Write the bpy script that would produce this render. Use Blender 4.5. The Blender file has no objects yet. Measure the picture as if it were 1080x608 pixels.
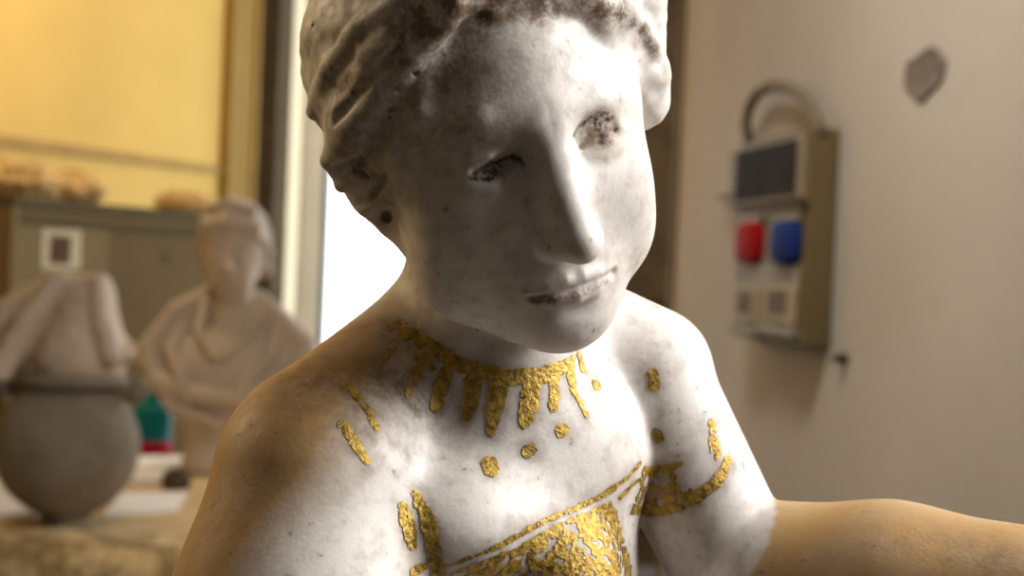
import bpy, bmesh, math, random
import numpy as np
from mathutils import Vector, Matrix

# ------------------------------------------------------------------ basics
FPX = 1484.0                 # focal length in pixels of the 1080-wide frame
D0 = 0.30                    # distance of the statue's reference plane (m)
U = D0 / FPX                 # one statue unit in metres
ZC = 1.25                    # eye height of the camera
VOX = 2.0                    # voxel of the statue, statue units
GVOX = 1.3
random.seed(7)
scn = bpy.context.scene
COL = scn.collection
f32 = np.float32

def W(px, py, Y=0.0):
    k = 1 + Y / FPX
    return np.array([(px - 540) * k, Y, (304 - py) * k], f32)

# ------------------------------------------------------------------ distance-field kit
def smin(a, b, k):
    h = np.maximum(k - np.abs(a - b), 0) / k
    return np.minimum(a, b) - h * h * h * (k / 6)
def smax(a, b, k):
    return -smin(-a, -b, k)
def ball(p, c, r):
    return np.sqrt(((p - np.asarray(c, f32)) ** 2).sum(1)) - f32(r)
def ell(p, c, r, M=None):
    q = p - np.asarray(c, f32)
    if M is not None:
        q = q @ np.asarray(M, f32)
    r = np.asarray(r, f32)
    k0 = np.sqrt(((q / r) ** 2).sum(1))
    k1 = np.sqrt(((q / (r * r)) ** 2).sum(1)) + 1e-9
    return k0 * (k0 - 1) / k1
def cap(p, a, b, ra, rb):
    """round cone from a to b"""
    a = np.asarray(a, f32); b = np.asarray(b, f32)
    L = float(np.sqrt(((b - a) ** 2).sum())) + 1e-9
    n = (b - a) / f32(L)
    pa = p - a
    y = pa @ n
    x = np.sqrt(np.maximum((pa * pa).sum(1) - y * y, 0))
    s_ = min(max((ra - rb) / L, -.98), .98); c_ = math.sqrt(1 - s_ * s_)
    k = -s_ * x + c_ * y
    return np.where(k < 0, np.sqrt(x * x + y * y) - ra,
                    np.where(k > c_ * L, np.sqrt(x * x + (y - L) ** 2) - rb, c_ * x + s_ * y - ra)).astype(f32)
def chain(p, pts, rs, k=0):
    d = None
    for i in range(len(pts) - 1):
        e = cap(p, pts[i], pts[i + 1], rs[i], rs[i + 1])
        d = e if d is None else (np.minimum(d, e) if k == 0 else smin(d, e, k))
    return d
def hash3(i, seed):
    n = (i[:, 0] * 73856093) ^ (i[:, 1] * 19349663) ^ (i[:, 2] * 83492791) ^ (seed * 2654435)
    n = (n ^ (n >> 13)) * 1274126177
    n = n ^ (n >> 16)
    return ((n & 0xffff) / 65535.0).astype(f32)
def vnoise(p, seed=1):
    fl = np.floor(p); t = (p - fl).astype(f32); i = fl.astype(np.int64)
    t = t * t * (3 - 2 * t)
    out = 0
    for dx in (0, 1):
        wx = t[:, 0] if dx else 1 - t[:, 0]
        for dy in (0, 1):
            wy = t[:, 1] if dy else 1 - t[:, 1]
            for dz in (0, 1):
                wz = t[:, 2] if dz else 1 - t[:, 2]
                out = out + wx * wy * wz * hash3(i + np.array([dx, dy, dz]), seed)
    return out * 2 - 1
def fbm(p, oct=3, seed=1):
    o = 0; a = 1.0
    for k in range(oct):
        o = o + a * vnoise(p * (2 ** k), seed + k); a *= .5
    return o

def surface_nets(f, xs, ys, zs, keep=None, B=16, slack=1.5):
    """polygonise f(p)=0 on the grid xs*ys*zs, visiting only the blocks near the surface"""
    nx, ny, nz = len(xs), len(ys), len(zs)
    bx, by, bz = [(n - 1 + B - 1) // B for n in (nx, ny, nz)]
    def ext(a, m):
        h = a[-1] - a[-2]
        return np.r_[a, a[-1] + h * np.arange(1, m * B + 2 - len(a))].astype(f32)
    xs, ys, zs = ext(xs, bx), ext(ys, by), ext(zs, bz)
    nx, ny, nz = len(xs), len(ys), len(zs)
    I = np.stack(np.meshgrid(np.arange(bx), np.arange(by), np.arange(bz), indexing='ij'), -1).reshape(-1, 3)
    lo = np.stack([xs[I[:, 0] * B], ys[I[:, 1] * B], zs[I[:, 2] * B]], 1)
    hi = np.stack([xs[I[:, 0] * B + B], ys[I[:, 1] * B + B], zs[I[:, 2] * B + B]], 1)
    c = (lo + hi) / 2; rad = np.sqrt(((hi - lo) ** 2).sum(1)) / 2
    sel = np.abs(f(c)) < rad * slack
    if keep is not None:
        sel &= keep(c, rad)
    I = I[sel]
    n1 = B + 1
    l = np.arange(n1)
    L = np.stack(np.meshgrid(l, l, l, indexing='ij'), -1).reshape(-1, 3)
    V, VID, Q = [], [], []
    batch = 48
    for s in range(0, len(I), batch):
        J = I[s:s + batch]
        G = (J[:, None, :] * B + L[None]).reshape(-1, 3)
        P = np.stack([xs[G[:, 0]], ys[G[:, 1]], zs[G[:, 2]]], 1).astype(f32)
        d = f(P).reshape(len(J), n1, n1, n1)
        P = P.reshape(len(J), n1, n1, n1, 3)
        ins = d < 0
        cnt = sum(ins[:, a:a + B, b:b + B, e:e + B].astype(np.int8) for a in (0, 1) for b in (0, 1) for e in (0, 1))
        act = np.argwhere((cnt > 0) & (cnt < 8))
        if len(act):
            b_, i, j, k = act.T
            acc = np.zeros((len(act), 3), f32); num = np.zeros(len(act), f32)
            C = [(a, b, e) for a in (0, 1) for b in (0, 1) for e in (0, 1)]
            for u in range(8):
                for ax in range(3):
                    if C[u][ax]:
                        continue
                    w = list(C[u]); w[ax] = 1
                    d0 = d[b_, i + C[u][0], j + C[u][1], k + C[u][2]]
                    d1 = d[b_, i + w[0], j + w[1], k + w[2]]
                    m = (d0 < 0) != (d1 < 0)
                    t = np.where(m, d0 / np.where(m, d0 - d1, 1), 0)[:, None]
                    p0 = P[b_, i + C[u][0], j + C[u][1], k + C[u][2]]; p1 = P[b_, i + w[0], j + w[1], k + w[2]]
                    acc += np.where(m[:, None], p0 + (p1 - p0) * t, 0); num += m
            V.append(acc / num[:, None])
            g = J[b_] * B + np.stack([i, j, k], 1)
            VID.append((g[:, 0].astype(np.int64) * ny + g[:, 1]) * nz + g[:, 2])
        for ax in range(3):
            sl0 = [slice(None), slice(0, B), slice(0, B), slice(0, B)]
            sl1 = list(sl0); sl1[ax + 1] = slice(1, B + 1)
            A = ins[tuple(sl0)]; Bm = ins[tuple(sl1)]
            e = np.argwhere(A != Bm)
            if not len(e):
                continue
            g = J[e[:, 0]] * B + e[:, 1:]
            flip = A[e[:, 0], e[:, 1], e[:, 2], e[:, 3]]
            o1 = np.zeros(3, int); o2 = np.zeros(3, int)
            o1[(ax + 1) % 3] = 1; o2[(ax + 2) % 3] = 1
            cs = np.stack([g, g - o1, g - o1 - o2, g - o2], 1)
            ids = (cs[..., 0].astype(np.int64) * ny + cs[..., 1]) * nz + cs[..., 2]
            ids[~flip] = ids[~flip][:, ::-1]
            Q.append(ids)
    V = np.concatenate(V); VID = np.concatenate(VID); Q = np.concatenate(Q)
    o = np.argsort(VID); V = V[o]; VID = VID[o]
    pos = np.clip(np.searchsorted(VID, Q), 0, len(VID) - 1)
    ok = (VID[pos] == Q).all(1)
    return V.astype(f32), pos[ok]

def mesh_np(name, V, F, mat, parent=None, loc=(0, 0, 0), smooth=True):
    me = bpy.data.meshes.new(name)
    me.vertices.add(len(V)); me.vertices.foreach_set('co', np.ascontiguousarray(V, f32).ravel())
    n = F.shape[1]
    me.loops.add(F.size); me.loops.foreach_set('vertex_index', F.astype(np.int32).ravel())
    me.polygons.add(len(F)); me.polygons.foreach_set('loop_start', np.arange(0, F.size, n, dtype=np.int32))
    me.polygons.foreach_set('loop_total', np.full(len(F), n, np.int32))
    me.polygons.foreach_set('use_smooth', np.full(len(F), smooth))
    me.update(calc_edges=True)
    o = bpy.data.objects.new(name, me); COL.objects.link(o)
    if mat: me.materials.append(mat)
    o.location = loc
    if parent: o.parent = parent
    return o
def set_attr(o, name, vals):
    a = o.data.attributes.new(name, 'FLOAT', 'POINT')
    a.data.foreach_set('value', np.ascontiguousarray(vals, f32))

def tag(o, label=None, cat=None, group=None, kind=None):
    if label: o['label'] = label
    if cat: o['category'] = cat
    if group: o['group'] = group
    if kind: o['kind'] = kind
    return o

# ------------------------------------------------------------------ the statue's shape
yw, pt, rl = 0.3317, 0.3847, -0.1690
def rotm(y, p, r):
    cy, sy, cp, sp, cr, sr = math.cos(y), math.sin(y), math.cos(p), math.sin(p), math.cos(r), math.sin(r)
    Rz = np.array([[cy, -sy, 0], [sy, cy, 0], [0, 0, 1]])
    Rx = np.array([[1, 0, 0], [0, cp, -sp], [0, sp, cp]])
    Ry = np.array([[cr, 0, sr], [0, 1, 0], [-sr, 0, cr]])
    return (Ry @ Rx @ Rz).astype(f32)
HR = rotm(yw, pt, rl)
HT = np.array([-24, 0, 173], f32)
HS = f32(420.0)
def to_head(p): return ((p - HT) @ HR) / HS
def from_head(q): return (np.asarray(q, f32) * HS) @ HR.T + HT

def head_core(q):
    """bare head in head units: x to the figure's left, y back, z up, eyes at z=0"""
    qa = q.copy(); qa[:, 0] = np.abs(q[:, 0])          # mirrored for paired features
    d = ell(q, (0, .03, .13), (.32, .40, .37))                      # skull
    d = smin(d, ell(q, (0, -.09, -.08), (.305, .320, .40)), .10)    # face egg
    d = smin(d, ell(q, (0, -.325, -.405), (.12, .085, .105)), .10)   # chin
    d = smin(d, cap(qa, (.225, .0, -.17), (.09, -.26, -.385), .095, .085), .10)  # jaw
    d = smin(d, ell(qa, (.185, -.238, -.14), (.11, .105, .14)), .13)  # cheek
    d = smin(d, ell(qa, (.235, -.16, .05), (.085, .12, .15)), .12)  # temple
    d = smin(d, ell(qa, (.176, -.20, -.27), (.13, .12, .14)), .12)
    # brow and forehead
    d = smin(d, chain(qa, [(.03, -.350, .075), (.13, -.338, .10), (.235, -.255, .065)], [.035, .030, .03]), .11)
    # sockets
    d = smax(d, -ell(qa, (.140, -.425, .010), (.090, .058, .050)), .07)
    d = smax(d, -ell(qa, (.070, -.43, .0), (.034, .055, .055)), .08)
    # eyeball and lids
    d = smin(d, ball(qa, (.142, -.268, -.004), .094), .03)
    up = [(.076, -.345, -.006), (.105, -.361, .022), (.142, -.368, .031), (.185, -.351, .022), (.225, -.314, -.010)]
    dn = [(.076, -.346, -.012), (.105, -.355, -.030), (.142, -.362, -.040), (.185, -.348, -.034), (.225, -.314, -.014)]
    d = smin(d, chain(qa, up, [.002, .004, .005, .004, .002]), .03)
    d = smin(d, chain(qa, dn, [.005, .008, .009, .008, .006]), .03)
    gr = [(.082, -.358, -.008), (.105, -.370, .008), (.142, -.376, .014), (.180, -.360, .008)]
    d = smax(d, -chain(qa, gr, [.007, .009, .008, .004]), .012)
    # nose
    d = smin(d, chain(q, [(0, -.345, .09), (0, -.378, .01), (0, -.435, -.11), (0, -.475, -.18)], [.042, .040, .045, .046]), .10)
    d = smin(d, ball(q, (0, -.484, -.188), .045), .02)
    d = smin(d, ell(qa, (.044, -.425, -.195), (.032, .050, .032)), .05)
    # muzzle, lips
    d = smin(d, ell(q, (0, -.312, -.295), (.15, .095, .115)), .09)
    ul = [(.105, -.372, -.312), (.06, -.399, -.300), (.02, -.410, -.293), (0, -.409, -.297)]
    ll = [(.095, -.376, -.322), (.05, -.401, -.336), (0, -.412, -.340)]
    d = smin(d, chain(qa, ul, [.010, .014, .015, .014]), .03)
    d = smin(d, chain(qa, ll, [.010, .018, .020]), .03)
    d = smax(d, -chain(qa, [(.112, -.388, -.319), (.06, -.420, -.315), (.0, -.430, -.312)], [.007, .006, .005]), .012)
    d = smax(d, -ell(q, (0, -.470, -.262), (.014, .04, .030)), .03)       # philtrum
    d = smax(d, -ell(q, (0, -.462, -.378), (.07, .045, .018)), .04)       # hollow under the lip
    return d

def hair(q):
    qa = q.copy(); qa[:, 0] = np.abs(q[:, 0])
    d = ell(q, (0, .08, .17), (.42, .45, .37))
    roll = chain(qa, [(0, -.27, .40), (.13, -.25, .37), (.245, -.18, .27), (.315, -.09, .13), (.33, .0, .0), (.315, .06, -.13)],
                 [.085, .09, .10, .10, .095, .06], .03)
    d = smin(d, roll, .05)
    d = smin(d, cap(qa, (.31, .02, -.10), (.30, .02, -.19), .055, .03), .05)   # ear lobe under the hair
    d = smin(d, cap(q, (.39, -.08, .40), (.40, -.06, -.02), .11, .075), .08)
    d = smax(d, -ell(q, (0, -.36, .10), (.25, .20, .26)), .12)           # keep the face free
    return d

def head_sdf(p):
    q = to_head(p)
    d = head_core(q)
    h = hair(q)
    n = fbm(q * np.array([7, 7, 9], f32), 3, 5)
    h = h + .011 * n + .002 * vnoise(q * 34, 15) + 0.0032 * np.sin(34 * (q[:, 2] + .55 * q[:, 1]) + 3 * vnoise(q * 4, 9))
    d = smin(d, h, .045)
    return d * HS

def body_sdf(p):
    d = cap(p, W(522, 270, 95), W(528, 430, 95), 98, 110)                     # neck
    ch = cap(p, W(540, 470, 130), W(585, 760, 130), 135, 110)               # chest
    ch = smin(ch, ell(p, W(545, 480, 110), (150, 115, 115)), 60)
    ch = smin(ch, ell(p, W(478, 545, 42), (110, 135, 85)), 100)
    d = smin(d, ch, 55)
    d = smin(d, cap(p, W(446, 355, 110), W(345, 482, 0), 63, 99), 60)      # trapezius
    d = smin(d, cap(p, W(605, 338, 150), W(684, 390, 170), 58, 74), 60)
    d = smin(d, ell(p, W(585, 610, 20), (72, 70, 75)), 40)                  # breasts
    d = smin(d, ell(p, W(455, 680, -10), (75, 70, 75)), 40)
    arm = chain(p, [W(335, 510, -25), W(317, 650, -45), W(305, 850, -60)], [107, 124, 110], 70)
    d = smin(d, arm, 50)
    armr = cap(p, W(677, 402, 165), W(778, 605, 140), 80, 74)
    d = smin(d, armr, 18)
    fore = chain(p, [W(815, 616, 120), W(940, 632, 60), W(1220, 676, -60)], [94, 101, 96], 45)
    d = smin(d, fore, 12)
    return d

LOCKS, PITS = [], []           # hair locks and drilled hollows, filled in below
def base_sdf(p):
    d = body_sdf(p)
    m = (p[:, 2] > -120)
    if m.any():
        d = d.copy()
        d[m] = smin(d[m], head_sdf(p[m]), 45)
    return d
def statue_sdf(p):
    d = base_sdf(p)
    m = (p[:, 2] > 0)
    if m.any() and LOCKS:
        q = p[m]; e = d[m]
        for pts, rs in LOCKS:
            e = smin(e, chain(q, pts, rs, 4), 14)
        for pts, rs, k in PITS:
            e = smax(e, -(chain(q, pts, rs) if len(pts) > 1 else ball(q, pts[0], rs[0])), k)
        d[m] = e
    return d

EYE = np.array([0, -FPX, 0], f32)
def march(pxs, f=None):
    """points of the statue's surface seen through the given pixels"""
    f = f or statue_sdf
    pxs = np.asarray(pxs, f32).reshape(-1, 2)
    dr = np.stack([pxs[:, 0] - 540, np.full(len(pxs), FPX), 304 - pxs[:, 1]], 1).astype(f32)
    dr /= np.sqrt((dr ** 2).sum(1))[:, None]
    t = np.full(len(pxs), 1050, f32)
    for _ in range(70):
        t = np.minimum(t + f(EYE + dr * t[:, None]) * .75, 2600)
    return EYE + dr * t[:, None], dr, t < 2200
def dense(pts, step=3.0):
    out = []
    for (x0, y0), (x1, y1) in zip(pts, pts[1:]):
        n = max(1, int(math.hypot(x1 - x0, y1 - y0) / step))
        for i in range(n):
            out.append((x0 + (x1 - x0) * i / n, y0 + (y1 - y0) * i / n))
    return out + [pts[-1]]
def lock(pts, r, sink=.6):
    P, dr, ok = march(pts, base_sdf)
    P = P + dr * (np.asarray(r, f32) * sink)[:, None]
    LOCKS.append(([p for p in P], list(r)))
def pit(pts, r, k=4, lift=.2):
    P, dr, ok = march(pts, base_sdf)
    P = P - dr * (np.asarray(r, f32) * lift)[:, None]
    PITS.append(([p for p in P], list(r), k))
lock([(331, 118), (348, 78), (380, 32), (430, -6)], [8, 11, 12, 10], .45)
lock([(346, 170), (372, 140), (402, 100), (436, 60), (470, 24)], [8, 11, 11, 10, 9], .75)
lock([(360, 196), (392, 186), (420, 160), (446, 118)], [7, 10, 10, 8], .7)
lock([(385, 222), (410, 206), (425, 180)], [6, 9, 7])
lock([(520, 14), (570, 4), (630, 2), (672, 22), (690, 52)], [9, 10, 10, 10, 8], .6)
pit([(352, 128), (385, 88), (420, 52)], [5, 6, 5], 8)
pit([(356, 178), (380, 172), (402, 150)], [5, 6, 4], 8)
pit([(368, 178), (382, 184), (396, 184)], [3.5, 4.5, 3.5])
pit([(392, 206), (408, 186)], [3, 3.5], 5)
for x, y, rr in ((438, 77, 3.2), (420, 94, 2.2), (412, 115, 2.2), (411, 124, 1.8), (372, 97, 2.5), (330, 27, 2.2), (386, 198, 2.0), (403, 200, 3)):
    pit([(x, y)], [rr], 2, .1)
P_, d_, _ = march([(408, 229)], base_sdf)
PITS.append(([P_[0] - d_[0] * 4, P_[0] + d_[0] * 13], [6.5, 6], 3))
# pitted, broken surface inside the eyes
pit([(612, 146), (624, 137), (638, 132), (650, 131)], [8, 13, 14, 9], 14, .55)
pit([(504, 184), (520, 178), (536, 172), (546, 171)], [5, 7, 7, 5], 6, .45)
pit([(500, 182), (518, 171), (534, 165), (546, 166), (552, 175)], [2, 3, 4, 4.5, 2.5], 4, .2)
pit([(650, 289)], [5], 8, .85)
for x, y, rr in ((507, 182, 4), (520, 180, 3.5), (512, 188, 3), (528, 176, 3.5), (538, 170, 5), (545, 171, 4), (500, 187, 3),
                 (629, 127, 5), (634, 136, 5.5), (633, 145, 4), (640, 128, 3.5), (624, 133, 3.5), (645, 136, 3), (619, 140, 3)):
    pit([(x, y)], [rr], 4, .45)
# ------------------------------------------------------------------ camera
PITCH, ROLL = math.radians(-0.93), math.radians(-2.4)
cam = bpy.data.cameras.new('camera'); camo = bpy.data.objects.new('camera', cam); COL.objects.link(camo)
cam.lens = FPX / 1080 * 36; cam.sensor_width = 36; cam.clip_start = .02; cam.clip_end = 200
CM = Matrix.Translation((0, 0, ZC)) @ Matrix.Rotation(PITCH, 4, 'X') @ Matrix.Rotation(ROLL, 4, 'Y')   # x right, y ahead, z up
camo.matrix_world = CM @ Matrix.Rotation(math.pi / 2, 4, 'X')
scn.camera = camo
cam.dof.use_dof = True; cam.dof.focus_distance = .288; cam.dof.aperture_fstop = 18.5
def at(px, py, Y):
    """point in the room seen through a pixel, at distance Y along the room's y axis"""
    d = CM.to_3x3() @ Vector(((px - 540) / FPX, 1, (304 - py) / FPX))
    return Vector((0, 0, ZC)) + d * (Y / d.y)
# ------------------------------------------------------------------ gilding and stains, laid on the marble
def stroke(pts, w, step=3.0):
    """centres and radii of a brush stroke: pts on the photo's statue, w = width(s)"""
    ws = w if isinstance(w, (list, tuple)) else [w] * len(pts)
    out = []; rad = []
    for i in range(len(pts) - 1):
        (x0, y0), (x1, y1) = pts[i], pts[i + 1]
        n = max(1, int(math.hypot(x1 - x0, y1 - y0) / step))
        for j in range(n + (i == len(pts) - 2)):
            t = j / n
            out.append((x0 + (x1 - x0) * t, y0 + (y1 - y0) * t)); rad.append((ws[i] + (ws[i + 1] - ws[i]) * t) / 2)
    if len(pts) == 1:
        out, rad = [pts[0]], [ws[0] / 2]
    P, dr, ok = march(out)
    k = 1 + P[:, 1] / FPX
    return P[ok], (np.asarray(rad, f32) * k)[ok]
def inside(pt, poly):
    x, y = pt; c = False
    for i in range(len(poly)):
        (x0, y0), (x1, y1) = poly[i - 1], poly[i]
        if (y0 > y) != (y1 > y) and x < (x1 - x0) * (y - y0) / (y1 - y0) + x0:
            c = not c
    return c
def patch(poly, step=2.6, r=2.4):
    x0, x1 = min(p[0] for p in poly), max(p[0] for p in poly)
    y0, y1 = min(p[1] for p in poly), max(p[1] for p in poly)
    g = [(x, y) for x in np.arange(x0, x1, step) for y in np.arange(y0, y1, step) if inside((x, y), poly)]
    P, dr, ok = march(g)
    return P[ok], np.full(int(ok.sum()), r, f32)
def merge(*ss):
    return np.concatenate([s[0] for s in ss]), np.concatenate([s[1] for s in ss])
def dist_to(p, S, far=40.0):
    """distance from p to the painted discs of S (negative inside)"""
    C, R = S
    out = np.full(len(p), far, f32)
    lo, hi = C.min(0) - far - R.max(), C.max(0) + far + R.max()
    m = np.argwhere(((p > lo) & (p < hi)).all(1))[:, 0]
    for a in range(0, len(m), 4000):
        i = m[a:a + 4000]
        d = np.sqrt(np.maximum((p[i] ** 2).sum(1)[:, None] + (C ** 2).sum(1)[None] - 2 * p[i] @ C.T, 0)) - R[None]
        out[i] = np.minimum(out[i], d.min(1))
    return out

band = [(418, 338), (432, 350), (453, 365), (479, 382), (505, 392), (537, 398), (571, 396), (592, 388), (604, 379)]
GOLD = {}
GOLD['gilded_necklace'] = [(merge(
    stroke(band, [7, 10, 12, 13, 15, 16, 15, 10, 5]),
    stroke([(470, 394), (464, 412), (460, 430)], [13, 15, 10]), stroke([(499, 402), (496, 425), (493, 440)], [17, 15, 9]),
    stroke([(526, 405), (523, 430), (518, 456)], [19, 17, 8]), stroke([(561, 402), (558, 430), (554, 446)], [17, 17, 11]),
    stroke([(585, 394), (585, 416), (584, 430)], [9, 9, 6]), stroke([(602, 384), (602, 400), (606, 414)], [6, 8, 5]),
    stroke([(606, 414), (613, 428), (618, 438)], [3.5, 4, 4]), stroke([(611, 376), (615, 390)], [6, 5]),
    stroke([(629, 407)], 10), stroke([(593, 455)], 13), stroke([(558, 476)], 13), stroke([(517, 490), (518, 496)], 14)), 0.0),
    (merge(stroke([(446, 372), (440, 394), (430, 416)], [14, 12, 8]), stroke([(405, 352), (412, 346)], 10),
           stroke([(425, 352), (440, 368), (455, 385)], [10, 14, 12]), stroke([(416, 362), (400, 392)], [8, 5])), .45)]
GOLD['gilded_shoulder_strap'] = [(merge(
    stroke([(366, 407), (378, 420)], [11, 9]), stroke([(384, 428), (392, 440), (397, 452)], [7, 9, 8]),
    stroke([(362, 448), (374, 466), (388, 489)], [9, 12, 7]),
    stroke([(424, 535), (430, 553), (435, 574)], [9, 14, 9]), stroke([(438, 520), (447, 538), (455, 562), (462, 604)], [6, 12, 14, 12]),
    stroke([(436, 604), (446, 598)], [8, 8])), .18)]
GOLD['gilded_breast_band'] = [(merge(
    stroke([(466, 600), (500, 587), (529, 575), (575, 549), (607, 537), (638, 521), (661, 505), (675, 489)], [2, 3, 4, 4, 4, 4, 4, 2]),
    stroke([(655, 524), (666, 512), (674, 506)], [5, 4, 2]),
    stroke([(476, 606), (512, 593), (550, 577), (601, 550), (643, 532)], [2, 3, 4, 4, 3])), .10),
    (patch([(480, 612), (512, 595), (550, 579), (601, 552), (643, 534), (652, 545), (655, 562), (660, 580), (668, 612)]), .36)]
GOLD['gilded_armlet'] = [(merge(
    stroke([(668, 537), (684, 540), (701, 539), (734, 525), (752, 512), (762, 500), (768, 486)], [9, 10, 10, 10, 10, 10, 6]),
    stroke([(679, 498), (700, 495), (717, 490)], [9, 8, 6])), .12),
    (merge(patch([(676, 500), (708, 497), (720, 512), (733, 522), (705, 535), (670, 537)]),
           stroke([(750, 446), (752, 462), (755, 480)], [7, 8, 8])), .50),
    (merge(stroke([(688, 395), (690, 407)], [9, 10]), stroke([(692, 456), (694, 462)], 8)), .2)]

xs = np.arange(-450, 860, VOX, dtype=f32); ys = np.arange(-330, 440, VOX, dtype=f32)
zl = [-342.0]
while zl[-1] > -1340: zl.append(zl[-1] - min(12, VOX + .06 * (-342 - zl[-1])))
zs = np.r_[np.array(zl[::-1], f32), np.arange(-342 + VOX, 420, VOX, dtype=f32)]
V, F = surface_nets(statue_sdf, xs, ys, zs)
print('statue verts', len(V))

def blob(px, py, r):
    P, dr, ok = march([(px, py)])
    return P[0], r
def blobs(lst):
    """sum of soft round spots: (px, py, radius, strength)"""
    P, dr, ok = march([(b[0], b[1]) for b in lst])
    out = np.zeros(len(V), f32)
    for c, b in zip(P, lst):
        d2 = ((V - c) ** 2).sum(1) / (b[2] ** 2)
        out += b[3] * np.exp(-d2)
    return out
brown = .56 * blobs([(470, 6, 30, 1.2), (520, 2, 26, 1.4), (575, 0, 26, 1.6), (625, 0, 24, 1.5), (655, 14, 20, 1.4), (678, 34, 15, 1.4), (690, 52, 10, 1.2),
    (400, 30, 45, .5), (350, 80, 40, .6), (365, 60, 35, .4), (390, 120, 55, .45), (360, 160, 45, .5), (440, 30, 45, .6), (385, 178, 22, .8), (455, 75, 40, .35),
    (400, 205, 20, .4), (500, 60, 50, .25), (560, 50, 60, .15), (340, 30, 30, .35), (480, 120, 50, .2), (465, 150, 40, .2), (530, 120, 40, .15),
    (520, 150, 30, .2), (628, 136, 19, 1.0), (640, 146, 15, .8), (514, 183, 15, .6), (534, 175, 12, .5), (650, 285, 11, .5), (600, 258, 14, .25),
    (345, 385, 38, .45), (385, 400, 30, .6), (410, 425, 30, .45), (310, 420, 40, .4), (275, 455, 45, .12), (255, 505, 40, .12), (300, 490, 35, .3), (230, 560, 40, .3),
    (400, 345, 26, .5), (425, 400, 30, .5), (445, 425, 25, .35), (470, 440, 25, .25), (420, 465, 25, .4), (435, 500, 16, .3), (690, 440, 20, .3),
    (430, 400, 24, .55), (445, 430, 22, .4), (470, 425, 18, .35), (500, 430, 14, .35), (540, 435, 12, .3), (575, 425, 10, .3), (385, 440, 16, .6), (378, 468, 14, .6), (372, 415, 16, .7), (395, 460, 14, .5), (428, 545, 12, .4), (452, 560, 10, .4), (350, 440, 30, .35), (330, 400, 30, .4), (440, 570, 20, .2), (1000, 575, 45, .35), (960, 560, 40, .2), (1060, 590, 40, .4), (860, 600, 40, .2)])
ochre = blobs([(300, 400, 75, 1.3), (250, 450, 70, 1.4), (225, 520, 65, 1.3), (205, 590, 65, 1.2), (290, 450, 60, .5), (380, 350, 50, .8), (340, 380, 50, .7), (415, 318, 25, .3), (280, 480, 50, .4),
    (870, 560, 60, 1.0), (860, 600, 55, .9), (930, 570, 80, 1.0), (1000, 580, 80, 1.0), (1070, 590, 80, 1.0), (830, 600, 30, .6), (650, 140, 14, .3), (632, 145, 18, .35)])
eyeline = merge(stroke([(496, 188), (505, 180), (517, 173), (530, 168), (541, 166), (548, 169), (552, 176)], [1.5, 2.5, 3, 4, 6.5, 6, 2]),
    stroke([(500, 188), (508, 190), (518, 189), (527, 183)], [2, 3, 3, 2]), stroke([(512, 182), (523, 180), (527, 176)], [2, 3, 3]),
    stroke([(605, 142), (611, 133), (620, 126), (630, 121), (640, 120)], [1, 2, 3.5, 5, 2]), stroke([(627, 124), (630, 132), (634, 140), (640, 143)], [5, 5, 6, 3]),
    stroke([(640, 126), (646, 124)], [3, 2]), stroke([(650, 137), (651, 138)], 3), stroke([(634, 150), (636, 152)], 2.5))
arm_q = (V - W(808, 568, 60)) @ np.array([.867, 0, -.5], f32) + 2.0 * fbm(V / 9, 2, 81)
fore_m = np.clip(arm_q / 5 + .5, 0, 1) * (V[:, 0] > 215) * (V[:, 2] < -150)
ochre = np.maximum(ochre * np.where((V[:, 0] > 215) & (V[:, 2] < -150), fore_m, 1), fore_m * .95)
dark = np.clip(1 - (dist_to(V, eyeline) + 1.2 * fbm(V / 3.2, 2, 61)) / 2.4, 0, 1) * .85 + blobs([(512, 186, 8, .12), (528, 180, 8, .1), (634, 134, 9, .25),
    (438, 77, 3.5, 1.2), (420, 94, 2.5, 1), (412, 115, 2.5, 1), (411, 124, 2.2, 1), (372, 97, 3.5, .7), (330, 27, 3, .8), (375, 180, 6, .5), (392, 184, 6, .5), (386, 198, 2.5, .7), (403, 200, 3, .5),
    (408, 230, 7, .35), (655, 12, 9, .6), (668, 24, 8, .6), (684, 44, 7, .5), (500, 14, 12, .35), (560, 8, 12, .35)])
lipst = merge(stroke([(563, 318), (580, 316), (600, 313), (622, 306), (640, 296)], [3, 3, 3, 2.5, 2]))
red = np.clip(1 - dist_to(V, lipst) / 5, 0, 1) * .8 + blobs([(571, 319, 8, .5), (584, 319, 7, .35), (605, 316, 7, .3), (620, 317, 8, .35), (612, 322, 6, .2)])
allgold = merge(*[s for g in GOLD.values() for s, w in g])
halo = np.clip(1 - dist_to(V, allgold) / 17, 0, 1) ** 1.4

statue = mesh_np('marble_statue', V * U, F, None)
for nm, v in (('brown', brown), ('ochre', ochre), ('dark', dark), ('red', red), ('halo', halo)):
    set_attr(statue, nm, v)

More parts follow.
